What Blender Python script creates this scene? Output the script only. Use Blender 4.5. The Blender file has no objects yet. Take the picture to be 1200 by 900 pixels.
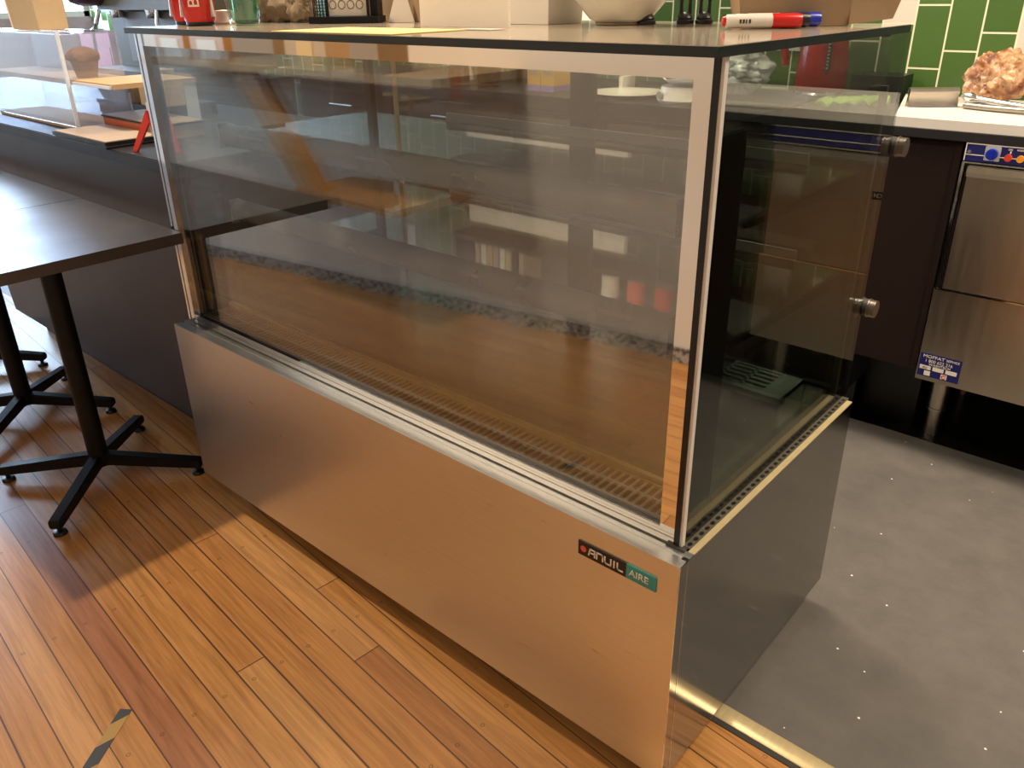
import bpy, bmesh, math, random
from mathutils import Vector, Matrix
R = math.radians
random.seed(7)
SC = bpy.context.scene
COL = SC.collection

# ------------------------------------------------------------------ camera, world, lights
cam_d = bpy.data.cameras.new('camera'); cam = bpy.data.objects.new('camera', cam_d); COL.objects.link(cam)
_r = Vector((0.75172113, 0.65933446, -0.01390745)); _u = Vector((-0.26379111, 0.31994798, 0.90997118)); _f = Vector((-0.60442502, 0.6803759, -0.41443822))
CAMP = Vector((0.44124367, -0.85634198, 1.24244725))
cam.matrix_world = Matrix(((_r.x, _u.x, -_f.x, CAMP.x), (_r.y, _u.y, -_f.y, CAMP.y), (_r.z, _u.z, -_f.z, CAMP.z), (0, 0, 0, 1)))
cam_d.sensor_width = 36; cam_d.lens = 935.541 / 1200 * 36
cam_d.shift_x = -2.362 / 1200; cam_d.shift_y = -32.288 / 1200
cam_d.clip_start = 0.02
SC.camera = cam
SC.view_settings.view_transform = 'Standard'; SC.view_settings.look = 'None'
SC.view_settings.gamma = 1; SC.view_settings.use_curve_mapping = False
SC.view_settings.exposure = 0.0
w = bpy.data.worlds.new('world'); SC.world = w; w.use_nodes = True
w.node_tree.nodes['Background'].inputs[0].default_value = (0.80, 0.88, 1.0, 1)
w.node_tree.nodes['Background'].inputs[1].default_value = 2.0

def lamp(name, kind, loc, energy, color, size=0.1, size_y=None, target=None):
    d = bpy.data.lights.new(name, kind); d.energy = energy; d.color = color
    if kind == 'AREA':
        d.size = size
        if size_y: d.shape = 'RECTANGLE'; d.size_y = size_y
    else:
        d.shadow_soft_size = size
    o = bpy.data.objects.new(name, d); COL.objects.link(o); o.location = loc
    if target is not None:
        o.rotation_euler = (Vector(target) - Vector(loc)).to_track_quat('-Z', 'Y').to_euler()
    return o
WARM = (1.0, 0.80, 0.57); NEUT = (1.0, 0.83, 0.64); DAY = (0.54, 0.70, 1.0)
dl = lamp('downlight_over_table', 'SPOT', (-1.75, -0.20, 2.72), 150, WARM, 0.04, None, (-1.55, -0.25, 0))
dl.data.spot_size = R(150); dl.data.spot_blend = 0.25
lamp('downlight_at_front', 'AREA', (0.9, -1.1, 2.74), 4, WARM, 0.5, 0.5, (0.6, -0.8, 0))
kl = lamp('kitchen_light', 'AREA', (1.0, 1.05, 2.74), 46, NEUT, 0.9, 0.5, (0.75, 1.1, 0)); kl.data.spread = R(125)
bench_fill = lamp('kitchen_light', 'AREA', (-1.25, 1.30, 2.74), 40, NEUT, 0.9, 0.5, (-1.25, 1.55, 0)); bench_fill.data.spread = R(130)  # lamp added to brighten the bench items and tiles behind the case
lamp('daylight_through_window', 'AREA', (-6.75, 0.8, 1.85), 300, DAY, 2.6, 1.4, (0, 0.4, 0.9))

# ------------------------------------------------------------------ materials
def newmat(name):
    m = bpy.data.materials.new(name); m.use_nodes = True
    nt = m.node_tree; b = nt.nodes['Principled BSDF']
    return m, nt, b
def N(nt, t, **k):
    n = nt.nodes.new(t)
    for a, v in k.items(): setattr(n, a, v)
    return n
def lk(nt, a, b): nt.links.new(a, b)
def val(nt, op, a, b=None, c=None):
    n = N(nt, 'ShaderNodeMath', operation=op)
    for i, v in enumerate((a, b, c)):
        if v is None: continue
        if isinstance(v, (int, float)): n.inputs[i].default_value = v
        else: lk(nt, v, n.inputs[i])
    return n.outputs[0]
def mixc(nt, fac, a, b, typ='MIX'):
    n = N(nt, 'ShaderNodeMix', data_type='RGBA', blend_type=typ)
    for s, v in ((0, fac), (6, a), (7, b)):
        if isinstance(v, (int, float)): n.inputs[s].default_value = v
        elif isinstance(v, tuple): n.inputs[s].default_value = (*v, 1) if len(v) == 3 else v
        else: lk(nt, v, n.inputs[s])
    return n.outputs[2]
def srgb(*c):
    return tuple(((x/255)/12.92 if x/255 <= .04045 else ((x/255+.055)/1.055)**2.4) for x in c)
def pm(name, col, rough=0.5, metal=0.0, var=0.12, scale=14, stretch=(1, 1, 1), bump=0.0, rvar=0.08, **k):
    m, nt, b = newmat(name)
    tc = N(nt, 'ShaderNodeTexCoord'); mp = N(nt, 'ShaderNodeMapping'); mp.inputs['Scale'].default_value = stretch
    lk(nt, tc.outputs['Object'], mp.inputs[0])
    ns = N(nt, 'ShaderNodeTexNoise'); ns.inputs['Scale'].default_value = scale; ns.inputs['Detail'].default_value = 5
    lk(nt, mp.outputs[0], ns.inputs[0])
    dk = tuple(x*(1-var) for x in col); lt = tuple(min(1, x*(1+var)) for x in col)
    lk(nt, mixc(nt, ns.outputs[0], dk, lt), b.inputs['Base Color'])
    b.inputs['Metallic'].default_value = metal
    lk(nt, val(nt, 'MULTIPLY_ADD', ns.outputs[0], 2*rvar*rough/0.5, rough - rvar*rough/0.5), b.inputs['Roughness'])
    if bump:
        bp = N(nt, 'ShaderNodeBump'); bp.inputs['Strength'].default_value = bump; bp.inputs['Distance'].default_value = .003
        lk(nt, ns.outputs[0], bp.inputs['Height']); lk(nt, bp.outputs[0], b.inputs['Normal'])
    for a, v in k.items(): b.inputs[a.replace('_', ' ')].default_value = v
    return m
def glass(name, tint=(0.95, 0.98, 0.96), f0=0.04, rough=0.0, body=None, bodyfac=0.0):
    m = bpy.data.materials.new(name); m.use_nodes = True; nt = m.node_tree; nt.nodes.clear()
    out = N(nt, 'ShaderNodeOutputMaterial'); lw = N(nt, 'ShaderNodeLayerWeight'); lw.inputs[0].default_value = 0.5
    fr = val(nt, 'MULTIPLY_ADD', val(nt, 'POWER', lw.outputs['Facing'], 5.0), 1-f0, f0)
    t = N(nt, 'ShaderNodeBsdfTransparent'); t.inputs[0].default_value = (*tint, 1)
    g = N(nt, 'ShaderNodeBsdfGlossy'); g.inputs['Roughness'].default_value = rough
    base = t.outputs[0]
    if body:
        d = N(nt, 'ShaderNodeBsdfDiffuse'); d.inputs[0].default_value = (*body, 1)
        tc = N(nt, 'ShaderNodeTexCoord'); ns = N(nt, 'ShaderNodeTexNoise'); ns.inputs['Scale'].default_value = 6
        lk(nt, tc.outputs['Object'], ns.inputs[0])
        mm = N(nt, 'ShaderNodeMixShader'); lk(nt, val(nt, 'MULTIPLY', ns.outputs[0], bodyfac*2), mm.inputs[0])
        lk(nt, t.outputs[0], mm.inputs[1]); lk(nt, d.outputs[0], mm.inputs[2]); base = mm.outputs[0]
    mx = N(nt, 'ShaderNodeMixShader'); lk(nt, fr, mx.inputs[0]); lk(nt, base, mx.inputs[1]); lk(nt, g.outputs[0], mx.inputs[2])
    lk(nt, mx.outputs[0], out.inputs[0])
    return m

def timber_floor():
    m, nt, b = newmat('timber_floor_boards')
    tc = N(nt, 'ShaderNodeTexCoord'); mp = N(nt, 'ShaderNodeMapping'); mp.inputs['Rotation'].default_value = (0, 0, R(4.2))
    lk(nt, tc.outputs['Object'], mp.inputs[0])
    sx = N(nt, 'ShaderNodeSeparateXYZ'); lk(nt, mp.outputs[0], sx.inputs[0])
    v = val(nt, 'DIVIDE', val(nt, 'ADD', sx.outputs[1], 0.1842), 0.0638)
    row = val(nt, 'FLOOR', v); fr = val(nt, 'FRACT', v)
    wn = N(nt, 'ShaderNodeTexWhiteNoise', noise_dimensions='1D'); lk(nt, row, wn.inputs['W'])
    u = val(nt, 'ADD', val(nt, 'DIVIDE', sx.outputs[0], 2.7), val(nt, 'MULTIPLY', wn.outputs[0], 9.0))
    colu = val(nt, 'FLOOR', u); fu = val(nt, 'FRACT', u)
    cb = N(nt, 'ShaderNodeCombineXYZ'); lk(nt, row, cb.inputs[0]); lk(nt, colu, cb.inputs[1])
    w2 = N(nt, 'ShaderNodeTexWhiteNoise', noise_dimensions='2D'); lk(nt, cb.outputs[0], w2.inputs['Vector'])
    rp = N(nt, 'ShaderNodeValToRGB'); lk(nt, w2.outputs[0], rp.inputs[0])
    e = rp.color_ramp.elements
    e[0].position = 0; e[0].color = (*srgb(176, 120, 68), 1); e[1].position = 1; e[1].color = (*srgb(204, 152, 94), 1)
    for p, c in ((.12, (186, 130, 74)), (.4, (194, 138, 78)), (.72, (199, 145, 84))):
        q = e.new(p); q.color = (*srgb(*c), 1)
    # long grain
    mg = N(nt, 'ShaderNodeMapping'); mg.inputs['Scale'].default_value = (2.2, 46, 1); lk(nt, mp.outputs[0], mg.inputs[0])
    off = N(nt, 'ShaderNodeVectorMath', operation='ADD'); lk(nt, mg.outputs[0], off.inputs[0])
    sc = N(nt, 'ShaderNodeVectorMath', operation='SCALE'); lk(nt, w2.outputs['Color'], sc.inputs[0]); sc.inputs['Scale'].default_value = 37
    lk(nt, sc.outputs[0], off.inputs[1])
    g = N(nt, 'ShaderNodeTexNoise'); g.inputs['Scale'].default_value = 2.0; g.inputs['Detail'].default_value = 7; g.inputs['Roughness'].default_value = .62; g.inputs['Distortion'].default_value = .5
    lk(nt, off.outputs[0], g.inputs[0])
    gr = N(nt, 'ShaderNodeValToRGB'); lk(nt, g.outputs[0], gr.inputs[0])
    gr.color_ramp.elements[0].position = .32; gr.color_ramp.elements[0].color = (.58, .52, .46, 1)
    gr.color_ramp.elements[1].position = .62; gr.color_ramp.elements[1].color = (1.06, 1.05, 1.02, 1)
    col = mixc(nt, 0.75, rp.outputs[0], gr.outputs[0], 'MULTIPLY')
    # the one darker red board
    isred = val(nt, 'COMPARE', row, -6.0, 0.4)
    col = mixc(nt, val(nt, 'MULTIPLY', isred, 0.75), col, mixc(nt, 0.75, srgb(158, 98, 66), gr.outputs[0], 'MULTIPLY'))
    # gaps, butt joints, nail heads
    gap = val(nt, 'GREATER_THAN', val(nt, 'ABSOLUTE', val(nt, 'SUBTRACT', fr, .5)), val(nt, 'MULTIPLY_ADD', wn.outputs[0], 0.018, 0.468))
    joint = val(nt, 'LESS_THAN', fu, 0.0011)
    dist = val(nt, 'MAXIMUM', gap, joint)
    nx = val(nt, 'ABSOLUTE', val(nt, 'SUBTRACT', val(nt, 'FRACT', val(nt, 'DIVIDE', val(nt, 'ADD', sx.outputs[0], 0.13), 0.42)), 0.5))
    nd = val(nt, 'SQRT', val(nt, 'ADD', val(nt, 'POWER', val(nt, 'MULTIPLY', nx, .42), 2.0), val(nt, 'POWER', val(nt, 'MULTIPLY', val(nt, 'SUBTRACT', fr, .28), .0638), 2.0)))
    nail = val(nt, 'COMPARE', nd, 0.0034, 0.0011)
    col = mixc(nt, val(nt, 'MULTIPLY', nail, .55), col, srgb(84, 52, 28))
    col = mixc(nt, val(nt, 'MULTIPLY', dist, .82), col, srgb(52, 28, 14))
    lk(nt, col, b.inputs['Base Color'])
    lk(nt, val(nt, 'MULTIPLY_ADD', g.outputs[0], .2, .22), b.inputs['Roughness'])
    bp = N(nt, 'ShaderNodeBump'); bp.inputs['Strength'].default_value = .35; bp.inputs['Distance'].default_value = .002
    lk(nt, val(nt, 'SUBTRACT', val(nt, 'MULTIPLY', g.outputs[0], .15), dist), bp.inputs['Height']); lk(nt, bp.outputs[0], b.inputs['Normal'])
    return m
def vinyl_floor():
    m, nt, b = newmat('grey_vinyl')
    tc = N(nt, 'ShaderNodeTexCoord')
    n1 = N(nt, 'ShaderNodeTexNoise'); n1.inputs['Scale'].default_value = 9; n1.inputs['Detail'].default_value = 9; n1.inputs['Roughness'].default_value = .7
    lk(nt, tc.outputs['Object'], n1.inputs[0])
    c = mixc(nt, n1.outputs[0], srgb(76, 73, 69), srgb(116, 111, 104))
    vo = N(nt, 'ShaderNodeTexVoronoi'); vo.inputs['Scale'].default_value = 30; lk(nt, tc.outputs['Object'], vo.inputs[0])
    sp = N(nt, 'ShaderNodeSeparateColor'); lk(nt, vo.outputs['Color'], sp.inputs[0])
    fl = val(nt, 'MULTIPLY', val(nt, 'LESS_THAN', vo.outputs['Distance'], .075), val(nt, 'GREATER_THAN', sp.outputs[0], .80))
    c = mixc(nt, fl, c, (.85, .84, .8))
    lk(nt, c, b.inputs['Base Color']); b.inputs['Roughness'].default_value = .5
    bp = N(nt, 'ShaderNodeBump'); bp.inputs['Strength'].default_value = .25; bp.inputs['Distance'].default_value = .002
    lk(nt, n1.outputs[0], bp.inputs['Height']); lk(nt, bp.outputs[0], b.inputs['Normal'])
    return m
def green_tiles():
    m, nt, b = newmat('green_wall_tiles')
    tc = N(nt, 'ShaderNodeTexCoord'); sx = N(nt, 'ShaderNodeSeparateXYZ'); lk(nt, tc.outputs['Object'], sx.inputs[0])
    W_, H_ = 0.1, 0.19
    u = val(nt, 'DIVIDE', val(nt, 'ADD', sx.outputs[0], 10.029), W_); ci = val(nt, 'FLOOR', u); fu = val(nt, 'FRACT', u)
    v = val(nt, 'DIVIDE', val(nt, 'SUBTRACT', sx.outputs[2], val(nt, 'MULTIPLY_ADD', ci, 0.0555, 0.041)), H_)
    ri = val(nt, 'FLOOR', v); fv = val(nt, 'FRACT', v)
    cb = N(nt, 'ShaderNodeCombineXYZ'); lk(nt, ci, cb.inputs[0]); lk(nt, ri, cb.inputs[1])
    wn = N(nt, 'ShaderNodeTexWhiteNoise', noise_dimensions='2D'); lk(nt, cb.outputs[0], wn.inputs['Vector'])
    white = val(nt, 'GREATER_THAN', wn.outputs[0], .94)
    # the white tile seen at the right edge of the picture
    wcol = val(nt, 'MULTIPLY', val(nt, 'COMPARE', ci, 99.0, .4), val(nt, 'GREATER_THAN', sx.outputs[2], 1.09))
    white = val(nt, 'MAXIMUM', white, wcol)
    sp = N(nt, 'ShaderNodeSeparateColor'); lk(nt, wn.outputs['Color'], sp.inputs[0])
    gcol = mixc(nt, sp.outputs[1], srgb(66, 96, 44), srgb(80, 110, 54))
    c = mixc(nt, white, gcol, srgb(212, 204, 190))
    g1 = val(nt, 'GREATER_THAN', val(nt, 'ABSOLUTE', val(nt, 'SUBTRACT', fu, .5)), .5 - .0027/W_)
    g2 = val(nt, 'GREATER_THAN', val(nt, 'ABSOLUTE', val(nt, 'SUBTRACT', fv, .5)), .5 - .0027/H_)
    g = val(nt, 'MAXIMUM', g1, g2)
    c = mixc(nt, g, c, srgb(222, 218, 190))
    lk(nt, c, b.inputs['Base Color'])
    lk(nt, val(nt, 'MULTIPLY_ADD', g, .5, .3), b.inputs['Roughness'])
    bp = N(nt, 'ShaderNodeBump'); bp.inputs['Strength'].default_value = .4; bp.inputs['Distance'].default_value = .002
    lk(nt, val(nt, 'SUBTRACT', 1.0, g), bp.inputs['Height']); lk(nt, bp.outputs[0], b.inputs['Normal'])
    return m
def hazard_tape():
    m, nt, b = newmat('hazard_tape_stripes')
    tc = N(nt, 'ShaderNodeTexCoord'); sx = N(nt, 'ShaderNodeSeparateXYZ'); lk(nt, tc.outputs['Object'], sx.inputs[0])
    s = val(nt, 'FRACT', val(nt, 'DIVIDE', val(nt, 'ADD', val(nt, 'ADD', sx.outputs[0], sx.outputs[1]), 0.09), .11))
    lk(nt, mixc(nt, val(nt, 'GREATER_THAN', s, .48), srgb(176, 138, 62), srgb(50, 50, 52)), b.inputs['Base Color'])
    b.inputs['Roughness'].default_value = .5
    return m
def speckled(name, a, bcol, scale, thr=.5):
    m, nt, b = newmat(name)
    tc = N(nt, 'ShaderNodeTexCoord'); n1 = N(nt, 'ShaderNodeTexNoise'); n1.inputs['Scale'].default_value = scale; n1.inputs['Detail'].default_value = 6
    lk(nt, tc.outputs['Object'], n1.inputs[0])
    rp = N(nt, 'ShaderNodeValToRGB'); lk(nt, n1.outputs[0], rp.inputs[0])
    rp.color_ramp.elements[0].position = thr-.08; rp.color_ramp.elements[0].color = (*a, 1)
    rp.color_ramp.elements[1].position = thr+.08; rp.color_ramp.elements[1].color = (*bcol, 1)
    lk(nt, rp.outputs[0], b.inputs['Base Color']); b.inputs['Roughness'].default_value = .6
    return m

def bread_mat():
    m, nt, b = newmat('browned_bread_in_film')
    tc = N(nt, 'ShaderNodeTexCoord'); n1 = N(nt, 'ShaderNodeTexNoise'); n1.inputs['Scale'].default_value = 16; n1.inputs['Detail'].default_value = 6; n1.inputs['Distortion'].default_value = 1.2
    lk(nt, tc.outputs['Object'], n1.inputs[0])
    rp = N(nt, 'ShaderNodeValToRGB'); lk(nt, n1.outputs[0], rp.inputs[0]); e = rp.color_ramp.elements
    e[0].position = .30; e[0].color = (*srgb(96, 44, 28), 1); e[1].position = .78; e[1].color = (*srgb(226, 196, 160), 1)
    q = e.new(.42); q.color = (*srgb(150, 100, 62), 1); q = e.new(.52); q.color = (*srgb(190, 150, 112), 1)
    lk(nt, rp.outputs[0], b.inputs['Base Color']); b.inputs['Roughness'].default_value = .3
    bp = N(nt, 'ShaderNodeBump'); bp.inputs['Strength'].default_value = .9; bp.inputs['Distance'].default_value = .006
    lk(nt, n1.outputs[0], bp.inputs['Height']); lk(nt, bp.outputs[0], b.inputs['Normal'])
    return m

M = {}
M['floor'] = timber_floor(); M['vinyl'] = vinyl_floor(); M['tiles'] = green_tiles(); M['tape'] = hazard_tape()
M['white_wall'] = pm('white_painted_wall', srgb(226, 220, 212), .55, var=.03, scale=3)
M['dark_reflected'] = pm('dark_wall_for_reflection', srgb(46, 44, 42), .6, var=.06)
M['pinkish_wall'] = pm('pale_pink_wall', srgb(196, 168, 172), .6, var=.08)
M['ceil'] = pm('ceiling_paint', srgb(222, 214, 200), .7, var=.03)
M['steel'] = pm('brushed_steel', srgb(222, 224, 224), .30, 1.0, var=.06, scale=9, stretch=(1, 1, 14), rvar=.10)
M['steel_side'] = pm('polished_steel_side', srgb(148, 146, 142), .13, 1.0, var=.06, scale=9, stretch=(1, 6, 1), rvar=.05)
M['steel_dw'] = pm('dishwasher_steel', srgb(196, 186, 170), .3, 1.0, var=.08, scale=6, stretch=(8, 1, 1), rvar=.1)
M['mirror'] = pm('mirror_steel', srgb(240, 234, 226), .03, 1.0, var=.01, rvar=.02)
M['chrome'] = pm('chrome', srgb(232, 234, 238), .09, 1.0, var=.02, rvar=.02)
M['alu'] = pm('worn_aluminium', srgb(228, 208, 160), .36, .45, var=.12, scale=30, stretch=(6, 1, 1))
M['black_metal'] = pm('black_powder_coat', srgb(12, 12, 14), .5, var=.15, scale=40, IOR=1.35)
M['black_lam'] = pm('black_laminate', srgb(32, 31, 33), .46, var=.12, scale=12)
M['black_print'] = pm('black_printed_border', srgb(10, 10, 11), .35, var=.1)
M['black_plastic'] = pm('black_plastic', srgb(20, 20, 21), .35, var=.1)
M['counter_front'] = pm('dark_counter_panel', srgb(58, 51, 53), .42, var=.07, scale=5)
M['table'] = pm('dark_table_laminate', srgb(66, 58, 53), .36, var=.42, scale=4.5, rvar=.2)
M['brown_lam'] = pm('dark_brown_woodgrain', srgb(36, 23, 18), .75, var=.35, scale=9, stretch=(14, 14, 1), IOR=1.25)
M['slab'] = pm('dark_tinted_glass_top', srgb(176, 162, 142), .10, var=.04, rvar=.03, IOR=1.8)
M['slab_edge'] = pm('dark_green_glass_edge', srgb(18, 30, 28), .25, var=.1)
M['glass'] = glass('case_glass', (.955, .965, .955), .125, body=(.62, .62, .61), bodyfac=.007)
M['side_glass'] = glass('dark_tinted_side_glass', (.70, .74, .70), .05)
M['inner_glass'] = glass('inner_side_glass', (.92, .95, .93), .07)
M['shelf_glass'] = glass('shelf_glass', (.82, .88, .85), .24)
M['acrylic'] = glass('clear_acrylic', (.96, .97, 1.0), .05, body=(.80, .86, 1.0), bodyfac=.09)
M['acrylic_edge'] = pm('acrylic_bright_edge', srgb(225, 235, 250), .2, var=.03)
M['clear'] = glass('drinking_glass', (.95, .985, .965), .06)
M['green_glass'] = glass('green_tinted_water', (.66, .97, .86), .06, body=(.35, .85, .65), bodyfac=.07)
M['dark_green'] = glass('dark_green_bottle_glass', (.02, .30, .14), .06, body=(.02, .16, .08), bodyfac=.4)
M['plastic_film'] = glass('cloudy_plastic_film', (.85, .85, .86), .05, .2, body=(.74, .74, .76), bodyfac=.5)
M['kraft'] = pm('kraft_cardboard', srgb(158, 132, 100), .75, var=.06, scale=30)
M['kraft_lt'] = pm('pale_kraft_card', srgb(196, 170, 134), .75, var=.05, scale=30)
M['white_paper'] = pm('white_card', srgb(232, 222, 208), .6, var=.02)
M['white_plastic'] = pm('white_plastic', srgb(222, 216, 206), .35, var=.03)
M['ceramic'] = pm('white_ceramic', srgb(230, 226, 210), .12, var=.02)
M['yellow_paper'] = pm('yellow_paper', srgb(236, 218, 140), .6, var=.04)
M['red'] = pm('glossy_red', srgb(200, 32, 28), .25, var=.06)
M['red_card'] = pm('red_acrylic', srgb(226, 58, 38), .3, var=.05)
M['dark_red'] = pm('dark_red_enamel', srgb(150, 16, 18), .2, var=.06)
M['burgundy'] = pm('burgundy_enamel', srgb(70, 28, 40), .25, var=.08)
M['blue'] = pm('blue_plastic', srgb(24, 44, 170), .3, var=.05)
M['navy'] = pm('navy_panel', srgb(26, 32, 98), .4, var=.05)
M['orange_knob'] = pm('orange_button', srgb(228, 150, 50), .35, var=.05)
M['red_knob'] = pm('red_button', srgb(206, 66, 44), .35, var=.05)
M['white_ink'] = pm('white_lettering', srgb(236, 226, 210), .5, var=.02)
M['teal'] = pm('teal_badge', srgb(52, 150, 140), .35, var=.04)
M['badge_black'] = pm('black_badge', srgb(24, 14, 12), .3, var=.05)
M['badge_red'] = pm('red_badge_dot', srgb(222, 92, 80), .4, var=.05)
M['stone'] = pm('rough_crystal', srgb(138, 120, 98), .8, var=.35, scale=16, bump=.8)
M['muffin'] = pm('muffin_brown', srgb(138, 96, 66), .8, var=.35, scale=60, bump=.6)
M['lightwood'] = pm('light_timber', srgb(196, 164, 124), .8, var=.14, scale=8, stretch=(1, 12, 12))
M['midwood'] = pm('orange_timber', srgb(190, 140, 84), .45, var=.2, scale=8, stretch=(2, 12, 12))
M['booktan'] = pm('tan_cover', srgb(176, 156, 134), .6, var=.06)
M['orange_print'] = pm('orange_printed_band', srgb(226, 112, 56), .5, var=.12, scale=60)
M['tube'] = glass('translucent_light_cover', (.80, .81, .80), .06, .25, body=(.55, .55, .53), bodyfac=.42)
M['grey_plastic'] = pm('grey_shelf_light_cover', srgb(176, 178, 172), .4, var=.04)
M['deck'] = pm('satin_steel_deck', srgb(150, 150, 150), .22, 1.0, var=.06, scale=12)
M['rubber'] = pm('dark_grey_rubber', srgb(52, 50, 46), .6, var=.15, scale=40)
M['spacer'] = pm('perforated_spacer_metal', srgb(112, 106, 92), .45, .6, var=.2, scale=60)
M['sealant'] = pm('discoloured_sealant', srgb(168, 152, 118), .5, var=.3, scale=45)
M['khaki'] = pm('khaki_steel_machine', srgb(92, 84, 70), .6, var=.1)
M['machine_grey'] = pm('machine_grey_panel', srgb(112, 108, 104), .6, var=.08)
M['tan_paper'] = bread_mat()
M['lime'] = pm('lime_cloth', srgb(168, 206, 80), .8, var=.08, scale=40)
M['tea'] = pm('yellow_carton', srgb(222, 170, 52), .5, var=.05)
M['lilac'] = pm('lilac_print', srgb(150, 128, 180), .5, var=.05)
M['scuff'] = speckled('scuffed_skirting', srgb(40, 38, 38), srgb(170, 164, 158), 60, .46)
M['pink'] = pm('faded_pink_fabric', srgb(206, 140, 150), .8, var=.1)
M['grey_card'] = pm('grey_scuffed_steel', srgb(150, 142, 132), .3, 1.0, var=.1)

# ------------------------------------------------------------------ helpers
def link(name, me, mat, parent=None, smooth=False):
    o = bpy.data.objects.new(name, me); COL.objects.link(o)
    if mat is not None: me.materials.append(mat)
    if smooth:
        for p in me.polygons: p.use_smooth = True
        me.set_sharp_from_angle(angle=R(38))
    if parent is not None: o.parent = parent
    return o
def bobj(name, bm, mat, parent=None, smooth=False, bevel=0.0):
    if bevel:
        bmesh.ops.bevel(bm, geom=[e for e in bm.edges if len(e.link_faces) == 2 and e.calc_face_angle() > R(40)], offset=bevel, segments=2, affect='EDGES', clamp_overlap=True)
    bmesh.ops.recalc_face_normals(bm, faces=bm.faces)
    me = bpy.data.meshes.new(name); bm.to_mesh(me); bm.free()
    return link(name, me, mat, parent, smooth)
def abox(bm, x0, x1, y0, y1, z0, z1, mtx=None):
    v = [bm.verts.new(p) for p in ((x0,y0,z0),(x1,y0,z0),(x1,y1,z0),(x0,y1,z0),(x0,y0,z1),(x1,y0,z1),(x1,y1,z1),(x0,y1,z1))]
    for f in ((0,3,2,1),(4,5,6,7),(0,1,5,4),(1,2,6,5),(2,3,7,6),(3,0,4,7)): bm.faces.new([v[i] for i in f])
    if mtx is not None: bmesh.ops.transform(bm, matrix=mtx, verts=v)
    return v
def box(name, x0, x1, y0, y1, z0, z1, mat, parent=None, bevel=0.0, mtx=None):
    bm = bmesh.new(); abox(bm, x0, x1, y0, y1, z0, z1, mtx); return bobj(name, bm, mat, parent, bevel > 0, bevel)
def alathe(bm, prof, seg=32, cx=0, cy=0, cap=True):
    rings = []
    for r, z in prof:
        if r < 1e-6: rings.append([bm.verts.new((cx, cy, z))])
        else: rings.append([bm.verts.new((cx+r*math.cos(2*math.pi*i/seg), cy+r*math.sin(2*math.pi*i/seg), z)) for i in range(seg)])
    for a, b in zip(rings, rings[1:]):
        for i in range(seg):
            j = (i+1) % seg
            if len(a) == 1 and len(b) == 1: continue
            if len(a) == 1: bm.faces.new((a[0], b[j], b[i]))
            elif len(b) == 1: bm.faces.new((a[i], a[j], b[0]))
            else: bm.faces.new((a[i], a[j], b[j], b[i]))
    if cap:
        if len(rings[0]) > 1: bm.faces.new(list(reversed(rings[0])))
        if len(rings[-1]) > 1: bm.faces.new(rings[-1])
def lathe(name, prof, mat, parent=None, seg=32, cx=0, cy=0, cap=True, mtx=None):
    bm = bmesh.new(); alathe(bm, prof, seg, cx, cy, cap)
    if mtx is not None: bmesh.ops.transform(bm, matrix=mtx, verts=bm.verts)
    return bobj(name, bm, mat, parent, True)
def atube(bm, pts, r, seg=12, taper=None):
    pts = [Vector(p) for p in pts]; rings = []
    for i, p in enumerate(pts):
        t = (pts[min(i+1, len(pts)-1)] - pts[max(i-1, 0)]).normalized()
        up = Vector((0, 0, 1)) if abs(t.z) < .95 else Vector((1, 0, 0))
        a = t.cross(up).normalized(); b = t.cross(a).normalized()
        rr = r if taper is None else taper[i]
        rings.append([bm.verts.new(p + a*rr*math.cos(2*math.pi*k/seg) + b*rr*math.sin(2*math.pi*k/seg)) for k in range(seg)])
    for a, b in zip(rings, rings[1:]):
        for k in range(seg): bm.faces.new((a[k], a[(k+1) % seg], b[(k+1) % seg], b[k]))
    bm.faces.new(rings[0]); bm.faces.new(list(reversed(rings[-1])))
def tube(name, pts, r, mat, parent=None, seg=12, taper=None):
    bm = bmesh.new(); atube(bm, pts, r, seg, taper); return bobj(name, bm, mat, parent, True)
def prism(name, poly, axis, a0, a1, mat, parent=None, bevel=0.0, mtx=None):
    """poly: 2-D outline, extruded along axis ('x': poly is (y,z); 'y': (x,z); 'z': (x,y))"""
    bm = bmesh.new()
    def P(p, a): return {'x': (a, p[0], p[1]), 'y': (p[0], a, p[1]), 'z': (p[0], p[1], a)}[axis]
    A = [bm.verts.new(P(p, a0)) for p in poly]; B = [bm.verts.new(P(p, a1)) for p in poly]
    bm.faces.new(A); bm.faces.new(list(reversed(B)))
    for i in range(len(poly)):
        j = (i+1) % len(poly); bm.faces.new((A[i], B[i], B[j], A[j]))
    if mtx is not None: bmesh.ops.transform(bm, matrix=mtx, verts=bm.verts)
    return bobj(name, bm, mat, parent, bevel > 0, bevel)
def cyl(bm, c, r, axis, h, seg=24):
    """a cylinder from centre c along axis letter"""
    c = Vector(c); d = {'x': Vector((1,0,0)), 'y': Vector((0,1,0)), 'z': Vector((0,0,1))}[axis]
    atube(bm, (c, c+d*h), r, seg)
def text(name, s, size, mtx, mat, parent=None, depth=.0006, align='LEFT', width=1.0):
    c = bpy.data.curves.new('t', 'FONT'); c.body = s; c.size = size; c.extrude = depth; c.align_x = align; c.align_y = 'CENTER'
    t = bpy.data.objects.new('t', c); COL.objects.link(t)
    dg = bpy.context.evaluated_depsgraph_get(); dg.update()
    me = bpy.data.meshes.new_from_object(t.evaluated_get(dg))
    bpy.data.objects.remove(t); bpy.data.curves.remove(c)
    me.materials.clear(); me.transform(mtx @ Matrix.Diagonal((width, 1, 1, 1))); me.name = name
    return link(name, me, mat, parent)
FRONT = lambda x, y, z: Matrix.Translation((x, y, z)) @ Matrix.Rotation(R(90), 4, 'X')     # text facing -y, reading along +x
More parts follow.
